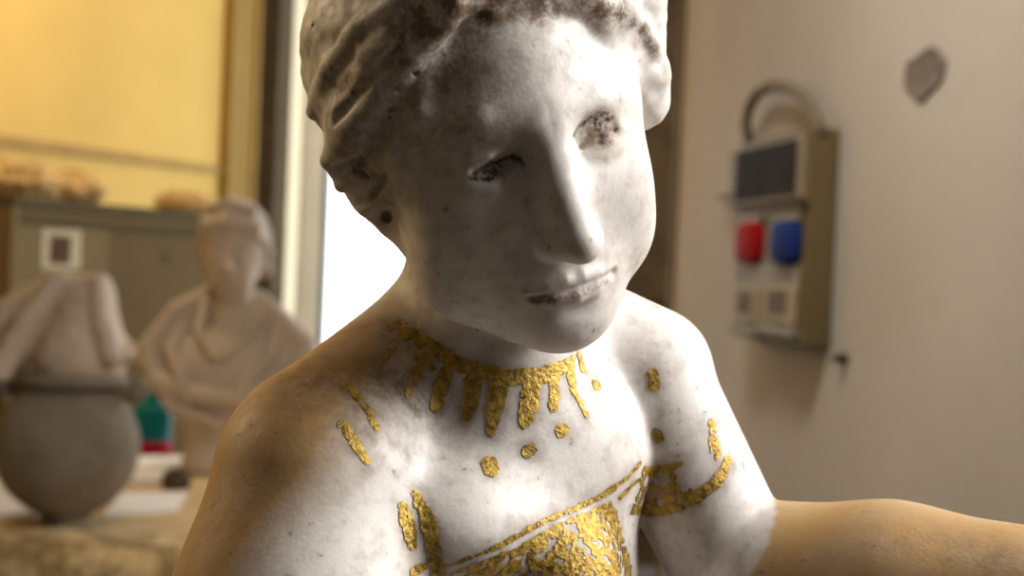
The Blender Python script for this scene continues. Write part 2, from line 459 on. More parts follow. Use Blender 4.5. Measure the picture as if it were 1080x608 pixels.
def gold_part(name, layers, wsc=5.5):
    S = merge(*[s for s, w in layers])
    C, R = S
    lo, hi = C.min(0) - 14, C.max(0) + 14
    def near(c, rad):
        out = np.zeros(len(c), bool)
        for a in range(0, len(c), 2000):
            d = np.sqrt(((c[a:a + 2000, None, :] - C[None]) ** 2).sum(2)).min(1)
            out[a:a + 2000] = d < rad[a:a + 2000] + R.max() + 3
        return out
    V, F = surface_nets(lambda p: statue_sdf(p) - .8, *[np.arange(lo[i], hi[i], GVOX, dtype=f32) for i in range(3)], keep=near)
    edge = fbm(V / 3.0, 2, 21) * 1.0 + fbm(V / 11, 2, 27) * 1.5
    wear = fbm(V / wsc, 3, 33)
    m = np.full(len(V), 9.0, f32)
    for s, w in layers:
        d = dist_to(V, s, 12.0) - 1.3 + edge
        d = np.where(wear > .85 - w * 1.75, np.maximum(d, 1.0), d)
        m = np.minimum(m, d)
    keepf = m[F].mean(1) < 0
    F = F[keepf]
    used = np.unique(F); remap = np.full(len(V), -1); remap[used] = np.arange(len(used))
    o = mesh_np(name, V[used] * U, remap[F], None, statue)
    o['label'] = 'worn gold leaf ' + name.replace('gilded_', '').replace('_', ' ')
    return o
gold_objs = [gold_part(n, l, 6.5 if 'breast' in n else 5.5) for n, l in GOLD.items()]
for o in gold_objs: print(o.name, len(o.data.polygons))
# ------------------------------------------------------------------ materials
class NT:
    def __init__(s, name):
        s.m = bpy.data.materials.new(name); s.m.use_nodes = True
        s.n = s.m.node_tree.nodes; s.l = s.m.node_tree.links; s.b = s.n['Principled BSDF']
    def __call__(s, typ, **kw):
        n = s.n.new(typ)
        for k, v in kw.items():
            if k.startswith('i_'):
                key = k[2:]; n.inputs[int(key) if key.isdigit() else key.replace('_', ' ')].default_value = v
            else: setattr(n, k, v)
        return n
    def link(s, a, b): s.l.new(a, b)
    def noise(s, scale, detail=4, rough=.55, co='Object', dist=0, vec=None):
        tc = s('ShaderNodeTexCoord'); n = s('ShaderNodeTexNoise')
        n.inputs['Scale'].default_value = scale; n.inputs['Detail'].default_value = detail
        n.inputs['Roughness'].default_value = rough; n.inputs['Distortion'].default_value = dist
        s.link(tc.outputs[co], n.inputs['Vector'])
        return n.outputs['Fac']
    def ramp(s, fac, a, b, ca=0.0, cb=1.0):
        r = s('ShaderNodeMapRange'); r.inputs[1].default_value = a; r.inputs[2].default_value = b
        r.inputs[3].default_value = ca; r.inputs[4].default_value = cb
        s.link(fac, r.inputs[0]); return r.outputs[0]
    def math(s, op, a, b=None):
        n = s('ShaderNodeMath', operation=op)
        for i, v in enumerate((a, b)):
            if v is None: continue
            if isinstance(v, (int, float)): n.inputs[i].default_value = v
            else: s.link(v, n.inputs[i])
        return n.outputs[0]
    def mix(s, fac, a, b):
        n = s('ShaderNodeMix', data_type='RGBA')
        for i, v in ((0, fac), (6, a), (7, b)):
            if isinstance(v, (int, float)): n.inputs[i].default_value = v
            elif isinstance(v, (tuple, list)): n.inputs[i].default_value = (*v, 1) if len(v) == 3 else v
            else: s.link(v, n.inputs[i])
        return n.outputs[2]
    def attr(s, name):
        return s('ShaderNodeAttribute', attribute_name=name).outputs['Fac']
    def bump(s, h, strength, dist):
        b = s('ShaderNodeBump'); b.inputs['Strength'].default_value = strength; b.inputs['Distance'].default_value = dist
        s.link(h, b.inputs['Height']); s.link(b.outputs[0], s.b.inputs['Normal'])
    def col(s, c):
        if isinstance(c, tuple): s.b.inputs['Base Color'].default_value = (*c, 1)
        else: s.link(c, s.b.inputs['Base Color'])
    def rough(s, r):
        if isinstance(r, (int, float)): s.b.inputs['Roughness'].default_value = r
        else: s.link(r, s.b.inputs['Roughness'])

def marble_main():
    t = NT('old_marble')
    # noise scales are per metre: one statue unit = 0.2 mm
    n1 = t.noise(60, 5, .6); n2 = t.noise(260, 4, .6); n3 = t.noise(1100, 3, .6); sp = t.noise(520, 2, .5)
    c = t.mix(t.ramp(n1, .35, .7), (.74, .70, .665), (.66, .615, .575))
    c = t.mix(t.ramp(n2, .46, .72, 0, .65), c, (.44, .385, .345))
    och = t.math('MULTIPLY', t.math('MINIMUM', t.attr('ochre'), 1.0), t.ramp(n1, .2, .6, .72, 1.0))
    c = t.mix(och, c, (.54, .325, .125))
    br = t.math('MULTIPLY', t.attr('brown'), t.ramp(t.math('ADD', t.math('MULTIPLY', n2, .6), t.math('MULTIPLY', n3, .4)), .38, .60, .25, 1.5))
    br = t.math('MINIMUM', br, .92)
    c = t.mix(br, c, (.18, .105, .052))
    hal = t.math('MULTIPLY', t.attr('halo'), t.ramp(n2, .3, .7, .25, .8))
    c = t.mix(hal, c, (.30, .225, .185))
    rd = t.math('MINIMUM', t.math('MULTIPLY', t.attr('red'), t.ramp(n3, .35, .6, .35, 1.1)), .88)
    c = t.mix(rd, c, (.22, .11, .085))
    dk = t.math('MINIMUM', t.math('MULTIPLY', t.attr('dark'), t.ramp(n3, .36, .55, .35, 1.2)), .97)
    c = t.mix(dk, c, (.042, .022, .012))
    spk = t.ramp(sp, .70, .76, 0, .55)
    c = t.mix(spk, c, (.16, .10, .06))
    t.col(c)
    t.rough(t.ramp(n2, .3, .7, .42, .62))
    t.b.inputs['Subsurface Weight'].default_value = .15
    t.b.inputs['Subsurface Radius'].default_value = (1, .8, .6)
    t.b.inputs['Subsurface Scale'].default_value = .0025
    h = t.math('ADD', t.math('MULTIPLY', n2, .35), t.math('MULTIPLY', n3, .35))
    h = t.math('ADD', h, t.math('MULTIPLY', t.attr('brown'), t.math('MULTIPLY', n3, .6)))
    t.bump(h, .16, .0011)
    return t.m
def gold_mat():
    t = NT('gold_leaf')
    n = t.noise(700, 4, .65); n2 = t.noise(250, 3, .6)
    c = t.mix(t.ramp(n, .38, .66), (.24, .145, .022), (.62, .41, .085))
    c = t.mix(t.ramp(n2, .56, .70, 0, .6), c, (.10, .06, .02))
    t.col(c); t.rough(t.ramp(n, .3, .7, .35, .6)); t.b.inputs['Metallic'].default_value = .55
    t.bump(n, .45, .0012)
    return t.m
statue.data.materials.append(marble_main())
gm = gold_mat()
for o in gold_objs: o.data.materials.append(gm)
KEY, LAMP1, LAMP2, SHOULDER_FILL, SIDE, SKY, EXPO = 28.0, 17.0, 8.0, 5.0, 130.0, 4.0, 0.15
# ------------------------------------------------------------------ room helpers
def lin(r, g, b):
    f = lambda c: ((c / 255) / 12.92) if c / 255 <= .04045 else (((c / 255) + .055) / 1.055) ** 2.4
    return (f(r), f(g), f(b))
def simple(name, c, rough=.6, var=.12, scale=6, metal=0, bump=0, bscale=40, spec=.04):
    t = NT(name); n = t.noise(scale, 5, .6)
    d = tuple(max(0, x * (1 - var)) for x in c); e = tuple(min(1, x * (1 + var)) for x in c)
    t.col(t.mix(t.ramp(n, .3, .7), d, e)); t.rough(rough); t.b.inputs['Metallic'].default_value = metal; t.b.inputs['Specular IOR Level'].default_value = spec
    if bump: t.bump(t.noise(bscale, 4), .5, bump)
    return t.m
def bm_obj(name, bm, mat, parent=None, smooth=False):
    me = bpy.data.meshes.new(name)
    bmesh.ops.recalc_face_normals(bm, faces=bm.faces)
    bm.to_mesh(me); bm.free()
    if smooth: me.shade_smooth()
    o = bpy.data.objects.new(name, me); COL.objects.link(o)
    if mat: me.materials.append(mat)
    if parent: o.parent = parent
    return o
class Fr:
    """a local frame: origin o, axes u, v, w"""
    def __init__(s, o, u, v, w): s.o, s.u, s.v, s.w = Vector(o), Vector(u), Vector(v), Vector(w)
    def __call__(s, a, b, c): return s.o + s.u * a + s.v * b + s.w * c
    def local(s, p): d = Vector(p) - s.o; return d.dot(s.u), d.dot(s.v), d.dot(s.w)
def add_box(bm, fr, a, b, bev=0, seg=2):
    """box between corners a and b of the frame"""
    vs = [bm.verts.new(fr(*[(a, b)[(i >> k) & 1][k] for k in range(3)])) for i in range(8)]
    fs = [bm.faces.new([vs[i] for i in q]) for q in ((0, 2, 3, 1), (4, 5, 7, 6), (0, 1, 5, 4), (2, 6, 7, 3), (0, 4, 6, 2), (1, 3, 7, 5))]
    if bev:
        es = list({e for f in fs for e in f.edges})
        bmesh.ops.bevel(bm, geom=es, offset=bev, segments=seg, affect='EDGES', profile=.5)
def box(name, fr, a, b, mat, parent=None, bev=.003):
    bm = bmesh.new(); add_box(bm, fr, a, b, bev); return bm_obj(name, bm, mat, parent)
def add_tube(bm, pts, r, n=14):
    pts = [Vector(p) for p in pts]; rs = r if isinstance(r, (list, tuple)) else [r] * len(pts)
    rings = []; up = Vector((.31, .17, .93)).normalized()
    for i, p in enumerate(pts):
        t = (pts[min(i + 1, len(pts) - 1)] - pts[max(i - 1, 0)]).normalized()
        a = t.cross(up).normalized(); b = t.cross(a)
        rings.append([bm.verts.new(p + (a * math.cos(k * 2 * math.pi / n) + b * math.sin(k * 2 * math.pi / n)) * rs[i]) for k in range(n)])
    for A, B in zip(rings, rings[1:]):
        for k in range(n): bm.faces.new((A[k], A[(k + 1) % n], B[(k + 1) % n], B[k]))
    bm.faces.new(rings[0][::-1]); bm.faces.new(rings[-1])
def tube(name, pts, r, mat, parent=None, n=14):
    bm = bmesh.new(); add_tube(bm, pts, r, n); return bm_obj(name, bm, mat, parent, True)
def lathe(name, fr, prof, mat, parent=None, n=40):
    """prof: (radius, height along the frame's w)"""
    bm = bmesh.new(); rings = []
    for r, h in prof:
        rings.append([bm.verts.new(fr(r * math.cos(k * 2 * math.pi / n), r * math.sin(k * 2 * math.pi / n), h)) for k in range(n)])
    for A, B in zip(rings, rings[1:]):
        for k in range(n): bm.faces.new((A[k], A[(k + 1) % n], B[(k + 1) % n], B[k]))
    bm.faces.new(rings[0][::-1]); bm.faces.new(rings[-1])
    return bm_obj(name, bm, mat, parent, True)
def empty(name, loc=(0, 0, 0)):
    o = bpy.data.objects.new(name, None); COL.objects.link(o); o.location = loc; o.empty_display_size = .05
    return o
def adopt(root, *parts):
    """give parts built in room coordinates to a root that stands elsewhere"""
    bpy.context.view_layer.update()
    for p in parts:
        p.parent = root; p.matrix_parent_inverse = root.matrix_world.inverted()
CO = Vector((0, 0, ZC))
def hit(px, py, P, n):
    """point where the sight line of a photo pixel meets the plane through P with normal n"""
    d = CM.to_3x3() @ Vector(((px - 540) / FPX, 1, (304 - py) / FPX))
    return CO + d * ((Vector(P) - CO).dot(Vector(n)) / d.dot(Vector(n)))
Z = Vector((0, 0, 1))

# ------------------------------------------------------------------ room shell
H = 3.0
aL = math.radians(21)
uL = Vector((math.sin(aL), math.cos(aL), 0)); nL = Vector((math.cos(aL), -math.sin(aL), 0))
cab0 = at(14, 207, 3.55); CABZ = cab0.z
wl = cab0 - nL * .46                                   # a point of the left wall's face
bR = math.atan(.16)
uR = Vector((-math.sin(bR), math.cos(bR), 0)); nR = Vector((-math.cos(bR), -math.sin(bR), 0))
boxN = at(851, 250, 2.4)                               # near front edge of the socket panel
BD = .062
wr = boxN - nR * BD                                    # a point of the right wall's face
YB = 6.0
def along(P, u, Y): return P + u * ((Y - P.y) / u.y)
m_yel = simple('yellow_paint', (.66, .44, .13), .8, .06, 3)
m_mould = simple('ochre_wood_moulding', (.40, .25, .085), .5, .1, 12)
m_post = simple('ochre_door_post', (.27, .165, .04), .5, .08, 5)
m_dkwood = simple('dark_brown_wood', (.055, .033, .014), .45, .3, 9)
m_cream = simple('cream_painted_wood', (.74, .66, .50), .45, .05, 6)
m_floor = simple('terracotta_floor', (.11, .095, .085), .6, .2, 4)
m_ceil = simple('grey_ceiling_paint', (.42, .40, .36), .8, .04, 3)
m_front = simple('dim_brown_panelling', (.125, .12, .118), .7, .1, 3)

def wall_plaster():
    t = NT('scuffed_beige_plaster')
    n = t.noise(2.2, 5, .6); n2 = t.noise(14, 4, .6)
    c = t.mix(t.ramp(n, .3, .7), (.44, .415, .385), (.51, .48, .45))
    c = t.mix(t.ramp(n2, .60, .75, 0, .25), c, (.37, .32, .275))
    t.col(c); t.b.inputs['Specular IOR Level'].default_value = .2; t.rough(.75); t.bump(n2, .25, .002)
    return t.m
m_plast = wall_plaster()

hpL = hit(236, 100, wl, nL)                             # where the yellow wall ends
frL = Fr(Vector((wl.x, wl.y, 0)), uL, nL, Z)
uEnd = frL.local(hpL)[0]
yStart = (-1.7 - wl.y) / uL.y
tag(box('wall_left', frL, (yStart, -.12, 0), (uEnd, 0, H), m_yel, bev=0), kind='structure')
# moulding on the yellow wall
q0, q1 = hit(0, 150, wl, nL), hit(234, 181, wl, nL)
zm = (q0.z + q1.z) / 2
bm = bmesh.new()
add_box(bm, frL, (yStart, 0, zm - .010), (uEnd, .016, zm + .012), .004)
add_box(bm, frL, (yStart, 0, zm + .012), (uEnd, .008, zm + .022), .002)
tag(bm_obj('trim_1', bm, m_mould), kind='structure')
# door post at the wall's end
uP1 = frL.local(hit(274, 100, wl + nL * .03, nL))[0]
bm = bmesh.new()
add_box(bm, frL, (uEnd, -.15, 0), (uP1, .02, H), .004)
add_box(bm, frL, (uEnd - .012, -.02, 0), (uEnd + .03, .040, H), .006)
add_box(bm, frL, (uP1 - .03, -.02, 0), (uP1, .032, H), .006)
tag(bm_obj('trim_2', bm, m_post), kind='structure')
# dark block standing in for the shaded gap behind the post, cream window surround on the back wall
frB = Fr((0, YB, 0), (1, 0, 0), (0, -1, 0), Z)
def xb(px, py=180, Y=YB): return at(px, py, Y).x
bm = bmesh.new()
pL = frL(uP1, -.12, 0)
add_box(bm, frB, (xb(268, Y=5.66), .0, 0), (xb(290, Y=5.66), .34, H), .004)
tag(bm_obj('dark_gap_block', bm, m_dkwood), kind='structure')
wx0, wx1 = xb(344), xb(600)
sz0, sz1 = .35, 2.62
bm = bmesh.new()
add_box(bm, frB, (xb(290) - .6, -.2, 0), (xb(301), 0, H)); add_box(bm, frB, (xb(319), -.2, 0), (wx0 - .02, 0, H))
add_box(bm, frB, (wx1, -.2, 0), (2.2, 0, H))
add_box(bm, frB, (wx0 - .02, -.2, 0), (wx1, 0, sz0))
add_box(bm, frB, (wx0 - .02, -.2, sz1), (wx1, 0, H))
tag(bm_obj('wall_back', bm, m_cream), kind='structure')
bm = bmesh.new()                                        # profiled surround
for a, b, d in ((286, 300, .05), (319, 330, .06), (330, 341, .04)):
    add_box(bm, frB, (xb(a), 0, 0), (xb(b), d, H), .006)
tag(bm_obj('trim_4', bm, m_cream), kind='structure')
m_sash = simple('dark_window_frame', (.10, .085, .06), .4, .1, 10)
bm = bmesh.new()
for a, b in (((wx0 - .02, -.09, sz0), (wx0 + .012, .01, sz1)), ((wx1 - .03, -.09, sz0), (wx1, .01, sz1)),
             ((wx0, -.09, sz0), (wx1, .01, sz0 + .04)), ((wx0, -.09, sz1 - .04), (wx1, .01, sz1))):
    add_box(bm, frB, a, b, .004)
win = tag(bm_obj('window_1', bm, m_sash), kind='structure')
tg = NT('window_glass'); tg.b.inputs['Transmission Weight'].default_value = 1; tg.b.inputs['Roughness'].default_value = 0
tg.b.inputs['IOR'].default_value = 1.02; tg.col((1, 1, 1))
box('glass_pane', frB, (wx0, -.045, sz0), (wx1, -.04, sz1), tg.m, win, 0)

tf = NT('light_gap_sheet'); tr_ = tf('ShaderNodeBsdfTranslucent'); tr_.inputs[0].default_value = (.95, .9, .78, 1)  # translucent sheet added to make the bright strip of light beside the window
tf.link(tr_.outputs[0], tf.n['Material Output'].inputs[0])
tag(box('light_gap', frB, (xb(301), -.03, 0), (xb(319), -.02, H), tf.m, None, 0), kind='structure')
# right wall with the daylight window beside the statue
frR = Fr(Vector((wr.x, wr.y, 0)), uR, nR, Z)
uRend = frR.local(hit(716, 200, wr, nR))[0]
kw = frR.local(Vector((.87, .245, 1.95)))[0]
ku0, ku1, kz0, kz1 = kw - .36, kw + .36, 1.48, 2.42
uR0 = (-1.7 - wr.y) / uR.y
bm = bmesh.new()
for a, b in (((uR0, -.16, 0), (ku0, 0, H)), ((ku1, -.16, 0), (uRend, 0, H)), ((ku0, -.16, 0), (ku1, 0, kz0)), ((ku0, -.16, kz1), (ku1, 0, H))):
    add_box(bm, frR, a, b)
tag(bm_obj('wall_right', bm, m_plast), kind='structure')
bm = bmesh.new()
for a, b in (((ku0, -.12, kz0), (ku0 + .04, -.04, kz1)), ((ku1 - .04, -.12, kz0), (ku1, -.04, kz1)), ((ku0, -.12, kz0), (ku1, -.04, kz0 + .04)),
             ((ku0, -.12, kz1 - .04), (ku1, -.04, kz1))):
    add_box(bm, frR, a, b, .004)
w2 = tag(bm_obj('window_2', bm, m_cream), kind='structure')
box('glass_pane', frR, (ku0, -.085, kz0), (ku1, -.08, kz1), tg.m, w2, 0)
# dark door beyond the right wall's end
dx0, dx1 = wx1 + .06, xb(752)
bm = bmesh.new()
add_box(bm, frB, (dx0, 0, 0), (dx1, .05, 2.9), .005)
for z0, z1 in ((.15, 1.0), (1.12, 2.0), (2.1, 2.8)):
    add_box(bm, frB, (dx0 + .07, .05, z0), (dx1 - .07, .065, z1), .01)
tag(bm_obj('door_1', bm, m_dkwood), kind='structure')
bm = bmesh.new(); add_box(bm, frR, (uRend, -.16, 0), (uRend + .022, .012, H), .005)
tag(bm_obj('trim_5', bm, simple('brown_door_casing', (.20, .145, .075), .5, .1, 8)), kind='structure')
G = Fr((0, 0, 0), (1, 0, 0), (0, 1, 0), Z)
tag(box('floor', G, (-4, -1.9, -.1), (2.4, 6.4, 0), m_floor, bev=0), kind='structure')
tag(box('ceiling', G, (-4, -1.9, H), (2.4, 6.4, H + .1), m_ceil, bev=0), kind='structure')
tag(box('wall_front', G, (-4, -1.9, 0), (2.4, -1.7, H), m_front, bev=0), kind='structure')
tag(box('wall_side', G, (2.2, 2.5, 0), (2.4, 6.4, H), m_cream, bev=0), kind='structure')

# chipped plaster patch on the right wall
pc = hit(976, 79, wr, nR)
cu, _, cz = frR.local(pc)
bm = bmesh.new(); rng = random.Random(3); N = 18
ang = [k * 2 * math.pi / N for k in range(N)]
rad = [1 + rng.uniform(-.12, .12) for _ in ang]
def chip_pt(k, s, h):
    a = ang[k]; yy = math.sin(a); xx = math.cos(a) * (1.0 if yy > 0 else 1 + .55 * yy)
    return frR(cu - xx * .075 * s * rad[k], h, cz + yy * .041 * s * rad[k])
r1 = [bm.verts.new(chip_pt(k, 1, .0008)) for k in range(N)]; r2 = [bm.verts.new(chip_pt(k, .93, .005)) for k in range(N)]
r3 = [bm.verts.new(chip_pt(k, .55, .003)) for k in range(N)]
for A, B in ((r1, r2), (r2, r3)):
    for k in range(N): bm.faces.new((A[k], A[(k + 1) % N], B[(k + 1) % N], B[k]))
bm.faces.new(r3)
tag(bm_obj('plaster_patch', bm, simple('grey_filler', (.19, .16, .145), .8, .35, 60)), 'small grey scar of filler high on the beige wall', 'wall patch')

# ------------------------------------------------------------------ socket panel on the right wall
nF = nR
def fl(px, py): return frR.local(hit(px, py, boxN, nF))           # -> along wall, BD, height
m_pg = simple('grey_beige_plastic', (.155, .12, .06), .45, .06, 9)
m_pf = simple('pale_grey_plastic', (.28, .255, .21), .4, .05, 9)
m_blk = simple('smoked_breaker_window', (.028, .023, .020), .65, .3, 12)
m_red = simple('red_plastic', (.30, .008, .012), .65, .1, 20)
m_blue = simple('blue_plastic', (.012, .03, .17), .65, .1, 20)
m_beige = simple('beige_plastic', (.34, .28, .18), .4, .06, 20)
m_hole = simple('brown_plastic', (.12, .09, .055), .5, .1, 20)
m_hose = simple('dusty_grey_conduit', (.19, .16, .115), .6, .15, 30)
pu0, _, pz1 = fl(851, 133); _, _, pz0 = fl(851, 369); pu1 = fl(775, 250)[0]
panel = empty('socket_panel', frR((pu0 + pu1) / 2, 0, pz0))
tag(panel, 'grey socket panel with red and blue outlets and a cable loop on the beige wall', 'socket panel')
P = []
P.append(box('housing', frR, (pu0, 0, pz0), (pu1, BD - .004, pz1), m_pg, None, .006))
P.append(box('front_plate', frR, (pu0 + .012, BD - .006, pz0 + .012), (pu1 - .006, BD, pz1 - .012), m_pf, None, .002))
def rect(px0, px1, py, h, name, mat, d0, d1, bev=.003):
    """raised rectangle between two pixel columns, centred on py (at its middle), h high in metres"""
    u0 = fl(px0, py)[0]; u1 = fl(px1, py)[0]; z = fl((px0 + px1) / 2, py)[2]
    o = box(name, frR, (min(u0, u1), BD + d0, z - h / 2), (max(u0, u1), BD + d1, z + h / 2), mat, None, bev)
    P.append(o); return o
hw = .101
rect(778, 840, 182, hw, 'breaker_window', m_blk, -.002, .006, .004)
ledge = rect(776, 850, 213, .010, 'hood', m_pg, -.002, .022, .003)
for x0, x1, mat, nm in ((781, 807, m_red, 'red_outlet'), (819, 845, m_blue, 'blue_outlet')):
    u0, u1 = fl(x0, 257)[0], fl(x1, 257)[0]; z = fl((x0 + x1) / 2, 256)[2]; hu = abs(u1 - u0) / 2; hz = .041
    fr = Fr(frR((u0 + u1) / 2, BD - .002, z), uR, Z, nR)
    bm = bmesh.new(); rings = []
    for sc_, hh in ((1, 0), (1, .010), (.94, .016), (.80, .020), (.2, .022)):
        rings.append([bm.verts.new(fr(hu * sc_ * math.copysign(abs(math.cos(a)) ** .55, math.cos(a)), hz * sc_ * math.copysign(abs(math.sin(a)) ** .55, math.sin(a)), hh)) for a in [k * math.pi / 16 for k in range(32)]])
    for A, B in zip(rings, rings[1:]):
        for k in range(32): bm.faces.new((A[k], A[(k + 1) % 32], B[(k + 1) % 32], B[k]))
    bm.faces.new(rings[-1]); bm.faces.new(rings[0][::-1])
    cap_o = tag(bm_obj(nm, bm, mat, None, True), nm.split('_')[0] + ' rounded outlet cover'); P.append(cap_o)
    lid = box('hinge', frR, (u0 if u0 < u1 else u1, BD + .002, z + hz - .004), (max(u0, u1), BD + .012, z + hz + .006), m_pf, None, .002)
    P.append(lid)
for x0, x1 in ((777, 801), (807, 841)):
    o = rect(x0, x1, 322, .068, 'mains_socket', m_beige, -.002, .008, .004)
    u0 = fl(x0 + (x1 - x0) * .22, 318)[0]; u1 = fl(x1 - (x1 - x0) * .22, 318)[0]; z = fl((x0 + x1) / 2, 319)[2]
    hs = box('socket_well', frR, (min(u0, u1), BD + .006, z - .022), (max(u0, u1), BD + .010, z + .022), m_hole, None, .002)
    adopt(o, hs)
    P.append(rect(x0, x1, 349, .016, 'socket_lid', m_pf, -.002, .018, .003))
u0, _, z0 = fl(774, 178); u1 = fl(748, 178)[0]
P.append(box('side_flap', frR, (u0, .012, z0 - .047), (u1, .018, z0 + .047), m_pf, None, .002))
P.append(box('flap_ledge', frR, (u0 - .01, .012, z0 - .053), (u1 + .01, .040, z0 - .045), m_pg, None, .002))
hp = []
for x, y in ((776, 150), (773, 130), (776, 112), (785, 97), (799, 89), (815, 91), (829, 100), (840, 114), (847, 128), (850, 142)):
    a, b, c = fl(x, y); hp.append(frR(a, BD * .55, c))
P.append(tube('cable_loop', hp, .0115, m_hose))
adopt(panel, *P)
hk = hit(893, 379, wr, nR); hu_, _, hz_ = frR.local(hk)
fr = Fr(frR(hu_, 0, hz_), uR, Z, nR)
tag(lathe('wall_plug', fr, [(.0, 0), (.009, .0), (.010, .012), (.006, .02), (.004, .026), (.0005, .027)], simple('dark_steel', (.07, .055, .045), .5, .2, 40, .3)), 'small dark plug in the beige wall just below the socket panel', 'wall plug')

# ------------------------------------------------------------------ cupboard
frC = Fr(Vector((cab0.x, cab0.y, 0)), uL, nL, Z)
cw = frC.local(hit(212, 230, cab0, nL))[0] + .10
m_cab = simple('olive_grey_metal', (.135, .088, .034), .6, .06, 4)
m_cab2 = simple('light_olive_metal', (.19, .135, .058), .6, .06, 4)
m_cabd = simple('dark_metal_edge', (.10, .075, .035), .6, .1, 8)
m_side = simple('side_shade_black', (.006, .006, .006), .5, .1, 8)  # near-black colour stands for the shade beside the cupboard
cup = empty('metal_cupboard', frC(cw / 2, -.2, 0))
tag(cup, 'low olive metal cupboard with sliding doors and a dark top edge against the yellow wall', 'cupboard')
C_ = []
C_.append(box('body', frC, (.012, -.44, .05), (cw, -.03, CABZ - .04), m_side))
C_.append(box('plinth', frC, (.02, -.42, 0), (cw - .02, -.05, .05), m_cabd))
C_.append(box('top', frC, (0, -.445, CABZ - .025), (cw + .01, .004, CABZ), m_cabd))
C_.append(box('top_rail', frC, (.02, -.03, CABZ - .060), (cw, -.006, CABZ - .025), m_cab))
C_.append(box('track', frC, (.02, -.03, CABZ - .070), (cw, -.012, CABZ - .060), m_cabd))
C_.append(box('side_post', frC, (0, -.44, 0), (.026, 0, CABZ - .025), m_cab2))
uM = frC.local(hit(118, 270, cab0, nL))[0]
dL = box('sliding_door', frC, (.03, -.028, .07), (uM, -.010, CABZ - .070), m_cab2)
dR = box('sliding_door', frC, (uM - .02, -.03, .07), (cw - .005, -.022, CABZ - .070), m_cab)
C_ += [dL, dR]
adopt(dR, lathe('lock', Fr(frC(frC.local(hit(183, 272, cab0, nL))[0], -.022, frC.local(hit(183, 272, cab0, nL))[2]), uL, Z, nL), [(0, 0), (.014, 0), (.013, .004), (.001, .005)], m_hole))
lu0, _, lz = frC.local(hit(47, 262, cab0, nL)); lu1 = frC.local(hit(88, 262, cab0, nL))[0]
lab = tag(box('paper_label', frC, (lu0, -.010, lz - .055), (lu1, -.008, lz + .052), simple('cream_paper', (.50, .42, .27), .8, .05, 20), None, 0), 'cream paper label with a dark picture')
pu_0 = frC.local(hit(55, 262, cab0, nL))[0]; pu_1 = frC.local(hit(77, 262, cab0, nL))[0]
adopt(lab, box('picture', frC, (pu_0, -.0085, lz - .04), (pu_1, -.0072, lz + .034), simple('brown_print', (.10, .055, .03), .8, .4, 45), None, 0))
adopt(dL, lab)
adopt(cup, *C_)

def nets_obj(name, f, lo, hi, vox, mat, scale, loc):
    V, F = surface_nets(f, *[np.arange(lo[i], hi[i], vox, dtype=f32) for i in range(3)])
    return mesh_np(name, V * scale, F, mat, None, loc)
# crumpled things on top of the cupboard
def crumple(name, px0, px1, h, depth, seed, mat, label, cat):
    a = frC.local(hit(px0, 205, cab0 - nL * .12, nL))[0]; b = frC.local(hit(px1, 205, cab0 - nL * .12, nL))[0]
    r = (b - a) / 2
    def f(p):
        n = fbm(p / (r * 40 / 100 * 100 / 55), 3, seed)
        d = ell(p, (0, 0, h * 45), (r * 100, depth * 100, h * 55)) + n * h * 26 + np.abs(vnoise(p / (h * 30), seed + 5)) * h * 18
        return smax(d, -p[:, 2], .3)
    c = frC((a + b) / 2, -.17, CABZ)
    o = nets_obj(name, f, (-r * 130, -depth * 130, -2), (r * 130, depth * 130, h * 170), .5, mat, .01, c)
    o.rotation_euler.z = math.atan2(uL.y, uL.x)
    return tag(o, label, cat)
m_wrap = simple('yellowed_wrapping_paper', (.72, .52, .24), .5, .12, 14)
crumple('crumpled_wrapping', 6, 58, .105, .12, 11, m_wrap, 'crumpled yellowed wrapping paper at the near end of the cupboard top', 'wrapping paper')
crumple('crumpled_cloth', 68, 106, .09, .11, 17, simple('straw_cloth', (.66, .47, .22), .7, .15, 14), 'flatter straw coloured cloth bundle lying second on the cupboard top', 'cloth')
crumple('paper_bundle', 192, 222, .07, .09, 23, simple('pale_orange_paper', (.60, .40, .18), .7, .1, 14), 'little pale orange bundle on the cupboard top behind the bust head', 'paper bundle')

# ------------------------------------------------------------------ stone-topped worktable
TZ = at(70, 550, 2.5).z
def stone_top():
    t = NT('rough_yellow_travertine')
    n = t.noise(13, 6, .65); n2 = t.noise(30, 5, .6)
    c = t.mix(t.ramp(n, .42, .58), (.34, .23, .10), (.85, .62, .31))
    c = t.mix(t.ramp(n2, .5, .68, 0, .7), c, (.14, .10, .055))
    t.col(c); t.rough(.8); t.bump(n2, .8, .01); return t.m
def wood_top():
    t = NT('worn_table_board'); n = t.noise(5, 5, .6)
    t.col(t.mix(t.ramp(n, .35, .65), (.48, .33, .15), (.66, .49, .27))); t.rough(.55); return t.m
tx0, tx1, ty0, ty1 = -1.18, -.28, 2.30, 3.42
table = empty('worktable', ((tx0 + tx1) / 2, (ty0 + ty1) / 2, 0))
tag(table, 'stone edged worktable carrying the urn, papers and draped bust', 'table')
bm = bmesh.new()
nx_, nz_ = 60, 8
def edge_pt(i, j, back=False):
    x = tx0 + (tx1 - tx0) * i / nx_; z = TZ - .004 - .14 * j / nz_
    y = ty0 + (0 if back else .02 * fbm(np.array([[x * 9, z * 9, 3.1]], f32), 3, 41)[0] + (.012 if j in (0, nz_) else 0))
    return (x, y, z)
g = [[bm.verts.new(edge_pt(i, j)) for j in range(nz_ + 1)] for i in range(nx_ + 1)]
bk = [[bm.verts.new((tx0 + (tx1 - tx0) * i / nx_, ty0 + .2, TZ - .004 - (.14 if j else 0))) for j in (0, 1)] for i in range(nx_ + 1)]
